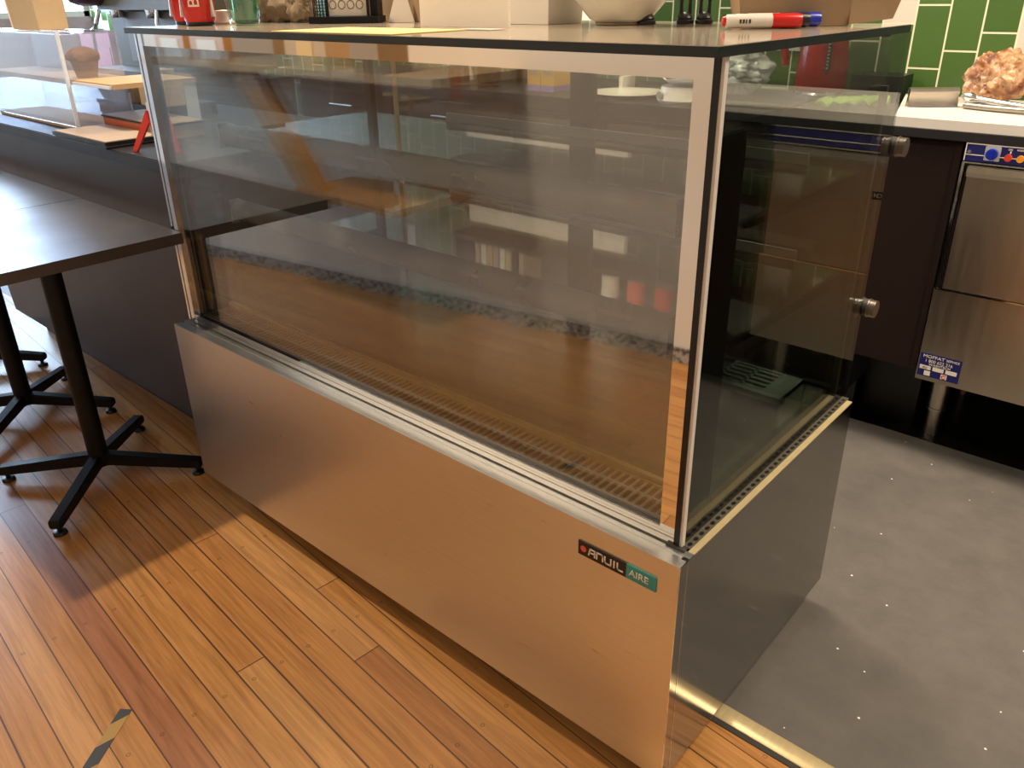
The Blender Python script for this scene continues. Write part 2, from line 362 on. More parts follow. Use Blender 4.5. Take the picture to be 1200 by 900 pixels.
def tagit(o, label, cat, group=None):
    o['label'] = label; o['category'] = cat
    if group: o['group'] = group
    return o
def thing(name, label, cat, loc=(0, 0, 0), rz=0, group=None):
    o = bpy.data.objects.new(name, None); COL.objects.link(o); o.location = loc; o.rotation_euler = (0, 0, rz); o.empty_display_size = .05
    return tagit(o, label, cat, group)
def struct(o): o['kind'] = 'structure'; return o
def copy_thing(o, loc, rz=None, label=None):
    c = o.copy(); COL.objects.link(c); c.location = loc
    if rz is not None: c.rotation_euler = (0, 0, rz)
    if label: c['label'] = label
    for ch in list(o.children):
        d = ch.copy(); COL.objects.link(d); d.parent = c
        for g in list(ch.children):
            e = g.copy(); COL.objects.link(e); e.parent = d
    return c
TR = Matrix.Translation; RO = Matrix.Rotation

# ------------------------------------------------------------------ the setting
XL, XR, YB, ZC = -6.6, 3.0, 2.1, 2.8
FZ = -0.04      # floor level: the case stands on short feet
struct(box('floor', XL, XR, -2.6, .24, FZ-.08, FZ, M['floor']))
struct(box('floor.001', XL, XR, .24, YB, FZ-.08, FZ+.0015, M['vinyl']))
struct(box('wall_back', XL, .34, YB, YB+.12, FZ, ZC, M['tiles']))
struct(box('wall_back.001', .34, XR, YB, YB+.12, FZ, ZC, M['dark_reflected']))  # unseen wall piece, made dark so the side glass reflects no tiles
struct(box('ceiling', XL, XR, -2.4, YB+.12, ZC, ZC+.1, M['ceil']))
fw = lambda x: -1.68 - .158*x
struct(prism('wall_front', [(XL, fw(XL)), (XR, fw(XR)), (XR, fw(XR)-.1), (XL, fw(XL)-.1)], 'z', FZ, ZC, M['white_wall']))
struct(prism('baseboard_front', [(XL, fw(XL)+.012), (XR, fw(XR)+.012), (XR, fw(XR)+.001), (XL, fw(XL)+.001)], 'z', FZ, FZ+.06, M['scuff']))
struct(box('wall_right', XR, XR+.1, -2.6, YB, FZ, ZC, M['white_wall']))
bm = bmesh.new()
abox(bm, XL-.12, XL, -2.6, YB+.12, FZ, 1.12); abox(bm, XL-.12, XL, -2.4, YB+.12, 2.55, ZC); abox(bm, XL-.12, XL, -2.4, -.5, .75, 2.55)
struct(bobj('wall_left', bm, M['pinkish_wall']))
wn = bpy.data.objects.new('window_1', None); COL.objects.link(wn); wn['kind'] = 'structure'
bm = bmesh.new()
for y in (-.5, .38, 1.26, 2.06): abox(bm, XL-.09, XL-.03, y, y+.05, 1.12, 2.55)
abox(bm, XL-.09, XL-.03, -.5, 2.1, 1.12, 1.16); abox(bm, XL-.09, XL-.03, -.5, 2.1, 2.5, 2.55)
bobj('window_frame', bm, M['white_plastic'], wn)
box('window_pane', XL-.065, XL-.058, -.48, 2.09, 1.15, 2.52, M['clear'], wn)
# aluminium nosing between boards and vinyl
pts = [(-.018, 0), (-.018, .003), (-.010, .006), (.012, .006), (.020, .003), (.020, 0)]
struct(prism('trim_1', [(y+.247, z+FZ) for y, z in pts], 'x', -.02, XR, M['alu'], bevel=.001))
struct(box('trim_2', -.02, XR, .217, .2285, FZ, FZ+.002, M['rubber']))

# ------------------------------------------------------------------ display case
case = thing('display_case', 'stainless steel refrigerated cake display case with mirror-framed glass front, large, at centre', 'display case')
L, D, HB, HT = 1.5, .679, .4717, 1.1851
bm = bmesh.new()   # base cabinet core
abox(bm, -L+.004, -.004, .02, D-.002, .03, HB-.004)
abox(bm, -L+.05, -.035, .055, D-.03, FZ+.012, .03)
bobj('base_cabinet', bm, M['black_print'], case)
for x in (-L+.09, -.07):
    for y in (.09, D-.08): lathe('foot', [(.028, FZ+.0002), (.028, FZ+.008), (.016, FZ+.010), (.016, .03)], M['rubber'], case, 20, x, y)
bm = bmesh.new()
abox(bm, -L, -.0015, 0, .02, .02, HB); 
fp = bobj('front_panel', bm, M['steel'], case, True, .0015)
bm = bmesh.new(); abox(bm, -.0012, 0, .0228, D, .02, HB-.001)
bobj('side_panel', bm, M['steel_side'], case, True, .001)
bm = bmesh.new(); abox(bm, -.0012, 0, .0006, .0215, .02, HB-.0005); bobj('corner_trim', bm, M['steel_side'], case, True, .001)
bm = bmesh.new(); abox(bm, -L, -L+.004, .02, D, .02, HB-.001); bobj('side_panel', bm, M['steel_side'], case)
bm = bmesh.new()   # top ledge, stepped
abox(bm, -L+.001, -.001, .002, .0145, HB-.006, HB+.0004); abox(bm, -L+.001, -.012, .0145, .027, HB-.008, HB-.0015); abox(bm, -L+.001, -.001, .027, .041, HB-.006, HB+.0008)
bobj('front_ledge', bm, M['steel'], case)
box('side_ledge', -.0112, -.0005, .041, D, HB-.004, HB+.0008, M['alu'], case)
# badge
badge = box('badge', -.184, -.091, -.0022, .0, .408, .4345, M['badge_black'], case, .003)
box('badge_tail', -.091, -.037, -.0022, .0, .408, .4345, M['teal'], badge, .003)
bm = bmesh.new(); cyl(bm, (-.1735, -.0026, .4215), .0058, 'y', .001); bobj('badge_dot', bm, M['badge_red'], badge)
# the squared letters A N V I L of the badge, strokes as bars
bm = bmesh.new()
def stroke(px, pz, w_, segs, s=.0012):
    for (ax, az), (bx, bz) in segs:
        x0, z0, x1, z1 = px+ax*w_, pz+az*.0118, px+bx*w_, pz+bz*.0118
        d = Vector((x1-x0, 0, z1-z0)); n = Vector((-d.z, 0, d.x)).normalized()*s; e = d.normalized()*s*.8
        q = [Vector((x0, 0, z0))-n-e, Vector((x0, 0, z0))+n-e, Vector((x1, 0, z1))+n+e, Vector((x1, 0, z1))-n+e]
        A = [bm.verts.new((v.x, -.0030, v.z)) for v in q]; B = [bm.verts.new((v.x, -.002, v.z)) for v in q]
        bm.faces.new(A)
        for i in range(4): bm.faces.new((A[i], B[i], B[(i+1) % 4], A[(i+1) % 4]))
gx = -.1625; bz = .4155
for segs, w_ in (([((0,0),(.2,1)),((.2,1),(1,1)),((1,1),(1,0)),((.1,.45),(1,.45))], .0115),
                 ([((0,0),(0,1)),((0,1),(.8,1)),((.8,1),(1,.75)),((1,.75),(1,0))], .0115),
                 ([((0,1),(0,.2)),((0,.2),(.25,0)),((.25,0),(1,0)),((1,0),(1,1))], .0115),
                 ([((.5,0),(.5,1))], .004), ([((0,1),(0,.2)),((0,.2),(.25,0)),((.25,0),(1,0))], .010)):
    stroke(gx, bz, w_, segs); gx += w_ + .0042
bobj('lettering', bm, M['white_ink'], badge)
text('lettering', 'AIRE', .0165, FRONT(-.0855, -.0028, .4215), M['white_ink'], badge, width=1.08)
# mirror steel frame around the front glass, in the glass plane
FY0, FY1 = .0385, .0425
bm = bmesh.new()
abox(bm, -1.462, -.0352, FY0, FY1, 1.1455, 1.1725)          # top strip
abox(bm, -.0605, -.0352, FY0, FY1, .4755, 1.1455)           # right strip
abox(bm, -1.462, -.0605, FY0, FY1, .4755, .4975)            # bottom strip
bobj('mirror_frame', bm, M['mirror'], case)
bm = bmesh.new()
abox(bm, -1.470, -1.452, .036, .050, .474, 1.172); abox(bm, -1.496, -1.488, .041, .049, .474, 1.172)
bobj('left_corner_post', bm, M['chrome'], case, True, .003)
box('glazing_border', -.0352, -.0262, FY0-.0005, FY1, .4725, 1.1725, M['black_print'], case)
box('front_glass', -1.488, -.0262, .0428, .0488, .474, 1.1725, M['glass'], case)
box('front_glass', -1.46, -.06, .0645, .0685, .49, 1.165, M['glass'], case)      # inner pane
box('corner_edge', -.0262, -.0215, .040, .0488, .4725, 1.1725, M['white_plastic'], case)
# right side: outer pane, black printed edge, inner pane, perforated spacer
box('side_glass', -.030, -.0245, .052, .716, .4725, 1.1723, M['side_glass'], case)
prism('side_glass', [(.14, .485), (.676, .485), (.676, 1.070), (.671, 1.083), (.659, 1.0885), (.14, 1.0885)], 'x', -.046, -.0425, M['inner_glass'], case)
box('side_border', -.0415, -.0305, .054, .135, .474, 1.078, M['black_print'], case)
bm = bmesh.new(); abox(bm, -.0415, -.0305, .135, .668, .473, .4795); abox(bm, -.0415, -.0305, .655, .668, .4795, 1.087)
sp = bobj('spacer', bm, M['spacer'], case)
bm = bmesh.new()
for k in range(36):
    y = .058 + k*.0176
    pts = [(-.0175+.0036*math.cos(t), y+.0055*math.sin(t)) for t in [2*math.pi*i/10 for i in range(10)]]
    A = [bm.verts.new((px, py, .4723)) for px, py in pts]; B = [bm.verts.new((px, py, .4731)) for px, py in pts]
    bm.faces.new(list(reversed(A))); bm.faces.new(B)
    for i in range(10): bm.faces.new((A[i], A[(i+1) % 10], B[(i+1) % 10], B[i]))
box('spacer_rail', -.0245, -.0115, .048, .690, .4700, .4728, M['spacer'], case)
bobj('perforations', bm, M['black_plastic'], sp)
bm = bmesh.new(); abox(bm, -.0015, .0004, -.0004, .0005, .021, HB); abox(bm, -.0011, .0005, .0216, .0227, .021, HB)
bobj('edge_glint', bm, M['chrome'], case)  # thin chrome strips added to imitate the glint on the corner bevels
box('foot_clip', -.046, -.014, .034, .046, .4722, .4760, M['rubber'], case)
box('side_glass', -1.488, -1.482, .05, .68, .474, 1.165, M['glass'], case)
box('left_seal', -1.481, -1.472, .052, .075, .474, 1.165, M['black_print'], case)
# dark glass top
top = box('glass_top', -1.477, -.018, .0134, .685, 1.1842, 1.1851, M['slab'], case)
box('top_edge', -1.4775, -.0175, .0129, .6855, 1.1725, 1.1842, M['slab_edge'], top)
# rear sliding doors
bm = bmesh.new()
abox(bm, -.735, -.668, .676, .690, .48, 1.168); abox(bm, -1.476, -.05, .672, .690, 1.165, 1.1725); abox(bm, -1.476, -.03, .672, .690, .4725, .492); abox(bm, -1.476, -1.452, .672, .690, .49, 1.15)
bobj('rear_frame', bm, M['black_metal'], case)
box('rear_stile', -1.345, -1.332, .664, .671, .49, 1.148, M['alu'], case)
for x0, x1, y in ((-1.452, -.70, .693), (-.735, -.05, .703)):
    box('rear_door', x0, x1, y, y+.004, .482, 1.16, M['glass'], case)
for z in (.974, .656):
    k = None
    bm = bmesh.new(); cyl(bm, (-.0318, .738, z), .0175, 'x', .012)
    k = bobj('knob', bm, M['rubber'], case, True)
    bm = bmesh.new(); cyl(bm, (-.0195, .738, z), .019, 'x', .003); cyl(bm, (-.0162, .738, z), .0175, 'x', .012); bobj('knob_cap', bm, M['grey_card'], k, True, .0015)
for z in (.974, .656): box('hinge_plate', -.036, -.032, .700, .752, z-.016, z+.016, M['rubber'], case)
# deck with slotted front grille
deck = box('deck', -1.478, -.05, .16, .672, .478, .488, M['deck'], case)
box('deck_rail', -1.478, -.05, .150, .160, .478, .494, M['alu'], case)
bm = bmesh.new()
for k in range(94): abox(bm, -1.463+k*.0149, -1.463+k*.0149+.0045, .074, .147, .4835, .4865)
abox(bm, -1.47, -.055, .070, .075, .4825, .487); abox(bm, -1.47, -.055, .143, .149, .4825, .487); abox(bm, -1.47, -.055, .108, .112, .4825, .4865)
bobj('air_grille', bm, M['sealant'], case)
box('grille_trough', -1.478, -.05, .052, .150, .472, .476, M['black_print'], case)
bm = bmesh.new()
abox(bm, -.205, -.060, .452, .470, .535, .548)
for k in range(5): abox(bm, -.205, -.105, .470+k*.018, .478+k*.018, .542, .548)
abox(bm, -.205, -.199, .47, .556, .542, .548); abox(bm, -.155, -.149, .47, .556, .542, .548); abox(bm, -.105, -.060, .470, .556, .542, .548)
abox(bm, -.205, -.060, .556, .562, .488, .548); abox(bm, -.064, -.060, .452, .562, .488, .548)
bobj('vent_cover', bm, M['grey_plastic'], case)
# glass shelves with light housings along the front
for z in (.935, .745):
    s = box('shelf', -1.455, -.062, .195, .655, z-.003, z+.003, M['shelf_glass'], case)
    bm = bmesh.new()
    pr = [(.030*math.cos(a)*.9, .030*math.sin(a)) for a in [R(90+i*15) for i in range(13)]]
    poly = [(.205+y, z-.004+zz*.95) for y, zz in pr]
    A = [bm.verts.new((-1.44, y, zz)) for y, zz in poly]; B = [bm.verts.new((-.15, y, zz)) for y, zz in poly]
    bm.faces.new(A); bm.faces.new(list(reversed(B)))
    for i in range(len(A)): bm.faces.new((A[i], B[i], B[(i+1) % len(A)], A[(i+1) % len(A)]))
    lh = bobj('light_housing', bm, M['tube'], s, True)
    box('end_cap', -.150, -.146, .178, .206, z-.034, z+.026, M['black_plastic'], s)
    box('end_cap', -1.444, -1.440, .178, .206, z-.034, z+.026, M['grey_plastic'], s)
    box('shelf_edge', -1.455, -.062, .1935, .195, z-.003, z+.003, M['alu'], s)
    box('rear_lip', -1.13, -.15, .657, .660, z+.002, z+.024, M['white_plastic'], s)
    for x in (-1.46, -.064):
        prism('bracket', [(.22, z-.012), (.66, z-.030), (.66, z-.004), (.22, z-.004)], 'x', x, x+.004, M['black_metal'], s)
# front strip under the glass top
box('canopy_light', -1.46, -.08, .08, .11, 1.155, 1.172, M['grey_plastic'], case)

# ------------------------------------------------------------------ cafe tables at the left
def make_table():
    t = thing('cafe_table', 'narrow dark laminate cafe table pushed against the end of the display case', 'table', (-1.80, -.163, FZ))
    box('tabletop', -.215, .37, -.22, .197, .733, .76, M['table'], t, .002)
    bm = bmesh.new(); atube(bm, ((0, 0, .045), (0, 0, .730)), .0265, 28); abox(bm, -.13, .13, -.13, .13, .722, .732)
    bobj('column', bm, M['black_metal'], t, True)
    for ang in (45, 135, 225, 315):
        f = RO(R(ang-1), 4, 'Z')
        lg = prism('leg', [(.0, .040), (.0, .084), (.03, .082), (.285, .050), (.292, .046), (.292, .026), (.284, .023), (.03, .045)], 'y', -.016, .016, M['black_metal'], t, .003, f)
        bm = bmesh.new(); alathe(bm, [(.006, .026), (.006, .012), (.015, .010), (.018, .004), (.018, .0)], 16, .275, 0)
        bmesh.ops.transform(bm, matrix=f, verts=bm.verts)
        bobj('glide_foot', bm, M['black_plastic'], lg, True)
    return t
tb = make_table()
copy_thing(tb, (-2.388, -.160, FZ), 0, 'second narrow dark cafe table from the display case, its X-shaped foot in view')
copy_thing(tb, (-2.976, -.160, FZ), 0, 'third dark cafe table from the display case, only one foot tip in view')

# ------------------------------------------------------------------ left service counter
ct = thing('service_counter', 'long dark service counter running left from the display case', 'counter', (-2.3, .4, 0))
W2 = TR((2.3, -.4, 0))
def cbox(name, x0, x1, y0, y1, z0, z1, m, bev=0): return box(name, x0, x1, y0, y1, z0, z1, m, ct, bev, W2)
cbox('countertop', -4.6, -1.51, .083, .80, .835, .868, M['black_lam'], .003)
prism('front_panel', [(-4.6, .62), (-3.7, .62), (-3.52, .30), (-3.18, .18), (-3.16, .08), (-1.51, .08), (-1.51, .834), (-4.6, .834)], 'y', .096, .116, M['counter_front'], ct, 0, W2)
cbox('body', -3.1, -1.51, .197, .78, FZ+.0025, .834, M['black_lam'])
cbox('kickboard', -3.15, -1.51, .186, .196, FZ, .082, M['black_lam'])
cbox('bumper', -1.53, -1.505, .070, .084, .80, .868, M['black_plastic'], .003)

# things on the counter (z = .868)
ZK = .8685
t = thing('display_stand', 'clear acrylic countertop food display with one pale wooden shelf, on the counter', 'display stand', (-2.55, .35, ZK))
# local coords about (-2.55,.35)
box('side_panel', .294, .30, -.182, -.012, .0, .285, M['acrylic'], t); box('side_panel', -.407, -.401, -.182, -.012, .0, .285, M['acrylic'], t)
box('back_panel', -.401, .294, -.018, -.012, .0, .285, M['acrylic'], t)
box('front_edge', .2925, .3015, -.192, -.1825, .0, .287, M['acrylic_edge'], t)
box('front_edge', -.4085, -.4, -.192, -.1825, .0, .287, M['acrylic_edge'], t)
box('rear_edge', .2935, .3005, -.0115, -.008, .0, .10, M['acrylic_edge'], t)
box('front_panel', -.40, .292, -.189, -.184, .013, .285, M['acrylic'], t)
box('top_panel', -.401, .294, -.182, -.0185, .279, .2845, M['acrylic'], t)
box('board', -.40, .292, -.176, -.020, .138, .152, M['lightwood'], t, .001)
box('board_leaf', .302, .560, -.170, .085, .138, .152, M['lightwood'], t, .001)
box('board_edge', .302, .555, -.178, -.1705, .139, .147, M['acrylic_edge'], t)
box('base_plate', -.40, .292, -.178, -.02, .0005, .012, M['lightwood'], t)
box('support', .548, .554, .045, .085, .0, .1375, M['acrylic_edge'], t)
t = thing('muffin', 'brown muffin standing on the wooden shelf of the acrylic display', 'muffin', (-2.305, .245, ZK+.1525))
lathe('paper_case', [(.030, 0), (.034, .02), (.040, .048)], M['muffin'], t, 28)
bm = bmesh.new(); alathe(bm, [(.040, .047), (.047, .052), (.049, .062), (.044, .074), (.030, .083), (.012, .087), (0, .087)], 28)
for v in bm.verts:
    a = math.atan2(v.co.y, v.co.x); v.co += Vector((v.co.x, v.co.y, 0))*.06*math.sin(5*a+v.co.z*90) + Vector((0, 0, .003*math.sin(3*a)))
bobj('dome', bm, M['muffin'], t, True)
def obox(name, label, cat, loc, rz, w_, d_, h_, mat, group=None, taper=.0, flaps=True, th=.003):
    """an open-topped card box, walls leaning out by taper"""
    t = thing(name, label, cat, loc, rz, group)
    a, b, A, B = w_/2, d_/2, w_/2+taper, d_/2+taper
    bm = bmesh.new()
    lo = [(-a,-b),(a,-b),(a,b),(-a,b)]; hi = [(-A,-B),(A,-B),(A,B),(-A,B)]
    vo = [bm.verts.new((x, y, 0)) for x, y in lo] + [bm.verts.new((x, y, h_)) for x, y in hi]
    vi = [bm.verts.new((x*(1-2*th/w_), y*(1-2*th/d_), th)) for x, y in lo] + [bm.verts.new((x*(1-2*th/w_), y*(1-2*th/d_), h_)) for x, y in hi]
    bm.faces.new([vo[i] for i in (3,2,1,0)]); bm.faces.new([vi[i] for i in (0,1,2,3)])
    for i in range(4):
        j = (i+1) % 4
        bm.faces.new((vo[i], vo[j], vo[4+j], vo[4+i])); bm.faces.new((vi[j], vi[i], vi[4+i], vi[4+j])); bm.faces.new((vo[4+i], vo[4+j], vi[4+j], vi[4+i]))
    bobj('box_body', bm, mat, t)
    return t
t = thing('shallow_crate', 'black shallow crate under the tan tray and carton at the back of the counter', 'crate', (-2.46, .52, ZK))
bm = bmesh.new(); abox(bm, -.26, .20, -.09, .12, 0, .043); bobj('crate_body', bm, M['black_plastic'], t, True, .004)
box('crate_rim', -.263, .203, -.094, -.0905, .030, .0445, M['black_lam'], t)
obox('kraft_tray', 'tan kraft card tray on the black crate, seen past the acrylic panel', 'tray', (-2.585, .525, ZK+.0435), 0, .26, .15, .068, M['kraft'], taper=.022)
# tall kraft carton resting on the acrylic display
t = thing('kraft_bag', 'tall tan kraft paper bag standing on top of the acrylic display by the window', 'paper bag', (-2.64, .265, ZK+.285), R(10))
bm = bmesh.new()
lo = [(-.075, -.05), (.075, -.05), (.075, .05), (-.075, .05)]
A = [bm.verts.new((x, y, 0.0)) for x, y in lo]; B = [bm.verts.new((x*1.1-.01, y*1.1, .30)) for x, y in lo]
bm.faces.new(list(reversed(A)))
for i in range(4): bm.faces.new((A[i], A[(i+1) % 4], B[(i+1) % 4], B[i]))
bm.faces.new(B)
bobj('bag_body', bm, M['kraft_lt'], t); 
tube('fold_line', [(-.076, -.051, .003), (-.0935, -.056, .30)], .0022, M['white_paper'], t, 6)
# menus and boards
t = thing('menu_board', 'lower of the two tan clipboards lying at the counter edge', 'clipboard', (-2.05, .148, ZK), R(0), 'clipboards at the counter edge')
bm = bmesh.new(); abox(bm, -.17, .19, -.075, .09, 0, .005); bobj('cover', bm, M['black_plastic'], t, True, .001)
box('sheet', -.166, .186, -.071, .086, .0052, .007, M['white_paper'], t); box('cover', -.17, .19, -.075, .09, .0072, .011, M['black_plastic'], t)
t = thing('menu_board', 'upper tan clipboard lying on the lower one at the counter edge', 'clipboard', (-2.05, .149, ZK+.0115), R(0), 'clipboards at the counter edge')
box('backing', -.172, .185, -.075, .088, 0, .005, M['black_plastic'], t, .001); box('cover', -.168, .181, -.071, .084, .0051, .0075, M['booktan'], t)
t = thing('folder_box', 'flat tan box with an orange printed front edge on the counter', 'box', (-2.07, .302, ZK), R(-1))
box('lid', -.20, .20, -.06, .08, .037, .042, M['black_plastic'], t); box('lid_cover', -.197, .197, -.058, .078, .0422, .044, M['booktan'], t)
box('box_body', -.195, .195, -.055, .075, 0, .0368, M['booktan'], t); box('printed_band', -.192, .10, -.0572, -.0552, .003, .0345, M['orange_print'], t)
t = thing('flyer_holder', 'bright red folded acrylic holder standing at the counter edge by the case', 'holder', (-1.69, .140, ZK), R(10))
prism('front_leg', [(-.09, 0), (-.07, 0), (.012, .088), (.012, .11), (.0, .11)], 'y', -.02, -.014, M['red_card'], t, 0)
prism('rear_leg', [(.03, 0), (.048, 0), (.022, .11), (.0, .11)], 'y', -.02, .03, M['red_card'], t, 0)
box('flyer', -.005, .045, -.012, -.009, .045, .13, M['white_paper'], t)
obox('carton', 'tan card carton of white cups standing on the black crate', 'carton', (-2.335, .505, ZK+.0435), 0, .13, .13, .095, M['kraft_lt'])
for k, lab in enumerate(('left', 'right')):
    t = thing('paper_cup', lab+' one of two white paper cups standing in the tan carton', 'cup', (-2.365+k*.058, .50, ZK+.0475), 0, 'paper cups in the carton')
    lathe('cup_body', [(.019, 0), (.026, .106), (.0275, .108), (.0275, .111), (.024, .111), (.018, .004), (0, .003)], M['white_paper'], t, 24)
# ------------------------------------------------------------------ espresso machine and window clutter behind the counter
t = thing('coffee_machine', 'khaki steel espresso machine at the far end behind the counter', 'coffee machine', (-3.95, 1.25, 0))
box('bench', -.55, .60, -.15, .45, FZ+.002, .86, M['black_lam'], t)
box('machine_body', -.50, .55, .05, .40, .90, 1.27, M['khaki'], t, .01)
box('drip_tray', -.48, .52, -.12, .30, .861, .899, M['khaki'], t, .004)
box('group_panel', -.46, .52, -.03, .048, 1.19, 1.25, M['khaki'], t, .006)
box('splash_back', -.30, .50, .035, .049, .93, 1.18, M['machine_grey'], t)
for x in (-.30, .10, .42):
    bm = bmesh.new(); alathe(bm, [(.032, 1.15), (.036, 1.16), (.036, 1.189)], 20, x, -.0); bobj('group_head', bm, M['chrome'], t, True)
tube('steam_wand', [(-.40, -.05, 1.19), (-.40, -.08, 1.12), (-.42, -.10, 1.09), (-.43, -.10, .96)], .011, M['chrome'], t)
tube('steam_wand', [(.25, -.05, 1.19), (.25, -.06, 1.13), (.25, -.06, 1.11)], .009, M['chrome'], t)
lathe('hopper', [(.05, 1.21), (.10, 1.23), (.125, 1.27), (.12, 1.34), (.06, 1.38), (0, 1.385)], M['burgundy'], t, 28, -.46, -.06)
t = thing('chair', 'faded pink cushioned chair by the bright window at far left', 'chair', (-5.3, 1.35, FZ))
box('seat', -.22, .22, -.22, .22, .43, .48, M['pink'], t, .01); box('backrest', -.22, .22, .19, .23, .56, 1.10, M['pink'], t, .015)
for x in (-.2, .2):
    for y in (-.2, .2): bm = bmesh.new(); atube(bm, ((x, y, .0015), (x, y, .43 if y < 0 else 1.0)), .013); bobj('leg', bm, M['black_metal'], t, True)

# ------------------------------------------------------------------ kitchen bench behind
ZB = .905
btop = box('kitchen_benchtop', -3.0, 2.2, 1.452, 2.098, ZB-.022, ZB, M['black_lam'], None, .002)
tagit(btop, 'long black kitchen benchtop along the green tiled wall', 'benchtop')
kb = thing('kitchen_cabinet', 'row of dark base cupboards behind the display case', 'cabinet')
box('carcass', -3.0, -.258, 1.50, 2.095, .10, ZB-.023, M['black_lam'], kb)
box('kickboard', -3.0, -.26, 1.58, 1.595, FZ+.003, .0995, M['black_print'], kb)
for x0 in (-2.98, -2.30, -1.62, -.94):
    d = box('cupboard_door', x0, x0+.66, 1.482, 1.499, .115, .845, M['brown_lam'], kb, .001)
    tube('handle', [(x0+.25, 1.480, .79), (x0+.25, 1.462, .79), (x0+.41, 1.462, .79), (x0+.41, 1.480, .79)], .005, M['chrome'], d, 8)
ep = thing('end_panel', 'dark brown woodgrain end panel left of the dishwasher', 'panel')
box('panel_board', -.257, -.088, 1.470, 2.09, .235, ZB-.023, M['brown_lam'], ep)
box('end_stile', -.0875, -.072, 1.466, 2.09, .235, ZB-.023, M['brown_lam'], ep)
box('kickboard', -.257, -.09, 1.66, 1.675, FZ+.003, .2345, M['black_print'], ep)
k2 = thing('kitchen_cabinet', 'dark base cupboard right of the dishwasher', 'cabinet')
box('carcass', .56, 2.2, 1.50, 2.095, .10, ZB-.023, M['brown_lam'], k2); box('kickboard', .56, 2.2, 1.58, 1.595, FZ+.003, .0995, M['black_print'], k2)
struct(box('floor.002', -3.0, 2.2, 1.585, YB, FZ-.05, FZ+.0028, M['black_print']))
cbd = prism('cutting_board', [(-.385, 1.99), (-.250, 1.462), (.95, 1.462), (.95, 2.02)], 'z', ZB+.0005, ZB+.025, M['white_plastic'], None, .003)
tagit(cbd, 'thick white cutting board lying on the bench above the dishwasher', 'cutting board')
# dishwasher
dw = thing('dishwasher', 'stainless underbench dishwasher with navy control panel and round buttons', 'dishwasher', (.23, 1.47, 0))
box('body', -.297, .30, .012, .60, .215, .8815, M['black_metal'], dw)
box('lower_panel', -.297, .30, -.012, .0115, .215, .487, M['steel_dw'], dw, .002)
ds = box('door', -.276, .285, -.016, .006, .494, .808, M['steel_dw'], dw, .003)
prism('handle', [(-.016, .806), (-.034, .800), (-.042, .812), (-.038, .827), (-.016, .827)], 'x', -.274, .28, M['steel_dw'], ds, .003)
box('door_frame', -.293, -.287, -.02, .008, .490, .834, M['chrome'], dw)
box('door_frame', -.293, .295, -.018, .008, .8305, .8345, M['chrome'], dw)
box('door_frame', -.293, .295, -.018, .008, .488, .4925, M['chrome'], dw)
box('door_gap', -.286, .29, -.003, .010, .489, .834, M['black_print'], dw)
dlab = box('name_plate', -.105, -.010, -.0178, -.0162, .706, .728, M['badge_black'], ds)
text('lettering', 'WASHTECH', .0165, FRONT(-.103, -.0182, .717), M['white_ink'], dlab)
cp = box('control_panel', -.290, .295, -.016, .008, .837, .8795, M['navy'], dw, .001)
bm = bmesh.new(); abox(bm, -.290, .295, -.0168, -.0155, .8785, .8812); abox(bm, -.290, .295, -.0168, -.0158, .8515, .8535); abox(bm, -.2925, -.290, -.0168, -.0155, .837, .8812)
bobj('panel_line', bm, M['white_ink'], cp)
box('dial_plate', -.247, -.212, -.018, -.0158, .842, .8765, M['grey_plastic'], cp)
bm = bmesh.new(); cyl(bm, (-.2295, -.030, .859), .0135, 'y', .013); abox(bm, -.2315, -.2275, -.033, -.03, .848, .870); bobj('dial', bm, M['blue'], cp, True, .001)
bm = bmesh.new(); cyl(bm, (-.282, -.020, .860), .0045, 'y', .005); bobj('screw', bm, M['chrome'], cp)
for i, (x, mm) in enumerate(((-.193, 'red_knob'), (-.166, 'orange_knob'), (-.141, 'orange_knob'), (-.116, 'orange_knob'))):
    bm = bmesh.new(); cyl(bm, (x, -.024, .8535), .0085, 'y', .009); bobj('button', bm, M[mm], cp, True, .001)
bm = bmesh.new()
abox(bm, -.245, -.214, -.0170, -.0158, .8768, .8785)
bobj('panel_mark', bm, M['grey_plastic'], cp)
text('lettering', 'ON', .006, FRONT(-.197, -.0172, .873), M['white_ink'], cp); text('lettering', 'FINISHED', .006, FRONT(-.178, -.0172, .873), M['white_ink'], cp)
text('lettering', 'POWER', .005, FRONT(-.150, -.0172, .873), M['white_ink'], cp)
bm = bmesh.new(); abox(bm, -.192, -.189, -.0170, -.0158, .8635, .870); bobj('panel_mark', bm, M['white_ink'], cp)
st = box('service_sticker', -.294, -.186, -.0133, -.0118, .228, .297, M['navy'], dw)
text('lettering', 'MOFFAT', .0125, FRONT(-.287, -.0136, .2885), M['white_ink'], st, depth=.0004, width=1.2); text('lettering', 'SERVICE', .0095, FRONT(-.226, -.0136, .2885), M['white_ink'], st, depth=.0003)
text('lettering', '1 800 622 216', .0125, FRONT(-.280, -.0136, .2755), M['white_ink'], st, depth=.0003); text('lettering', 'WASHTECH', .0095, FRONT(-.268, -.0136, .2655), M['white_ink'], st, depth=.0004, width=1.1)
bm = bmesh.new()
for x in (-.290, -.256, -.222): abox(bm, x, x+.029, -.0139, -.013, .249, .2605)
for x in (-.276, -.232): abox(bm, x, x+.016, -.0139, -.013, .231, .245)
tg = bobj('sticker_tag', bm, M['white_ink'], st)
text('lettering', 'AU', .009, FRONT(-.283, -.0142, .2545), M['badge_black'], st, depth=.0003)
bm = bmesh.new()
for k in range(9):
    a = R(40+k*35); x, z = -.224+.0052*math.cos(a), .238+.0052*math.sin(a); abox(bm, x-.0014, x+.0014, -.0143, -.0138, z-.0014, z+.0014)
bobj('sticker_mark', bm, M['red_knob'], st)
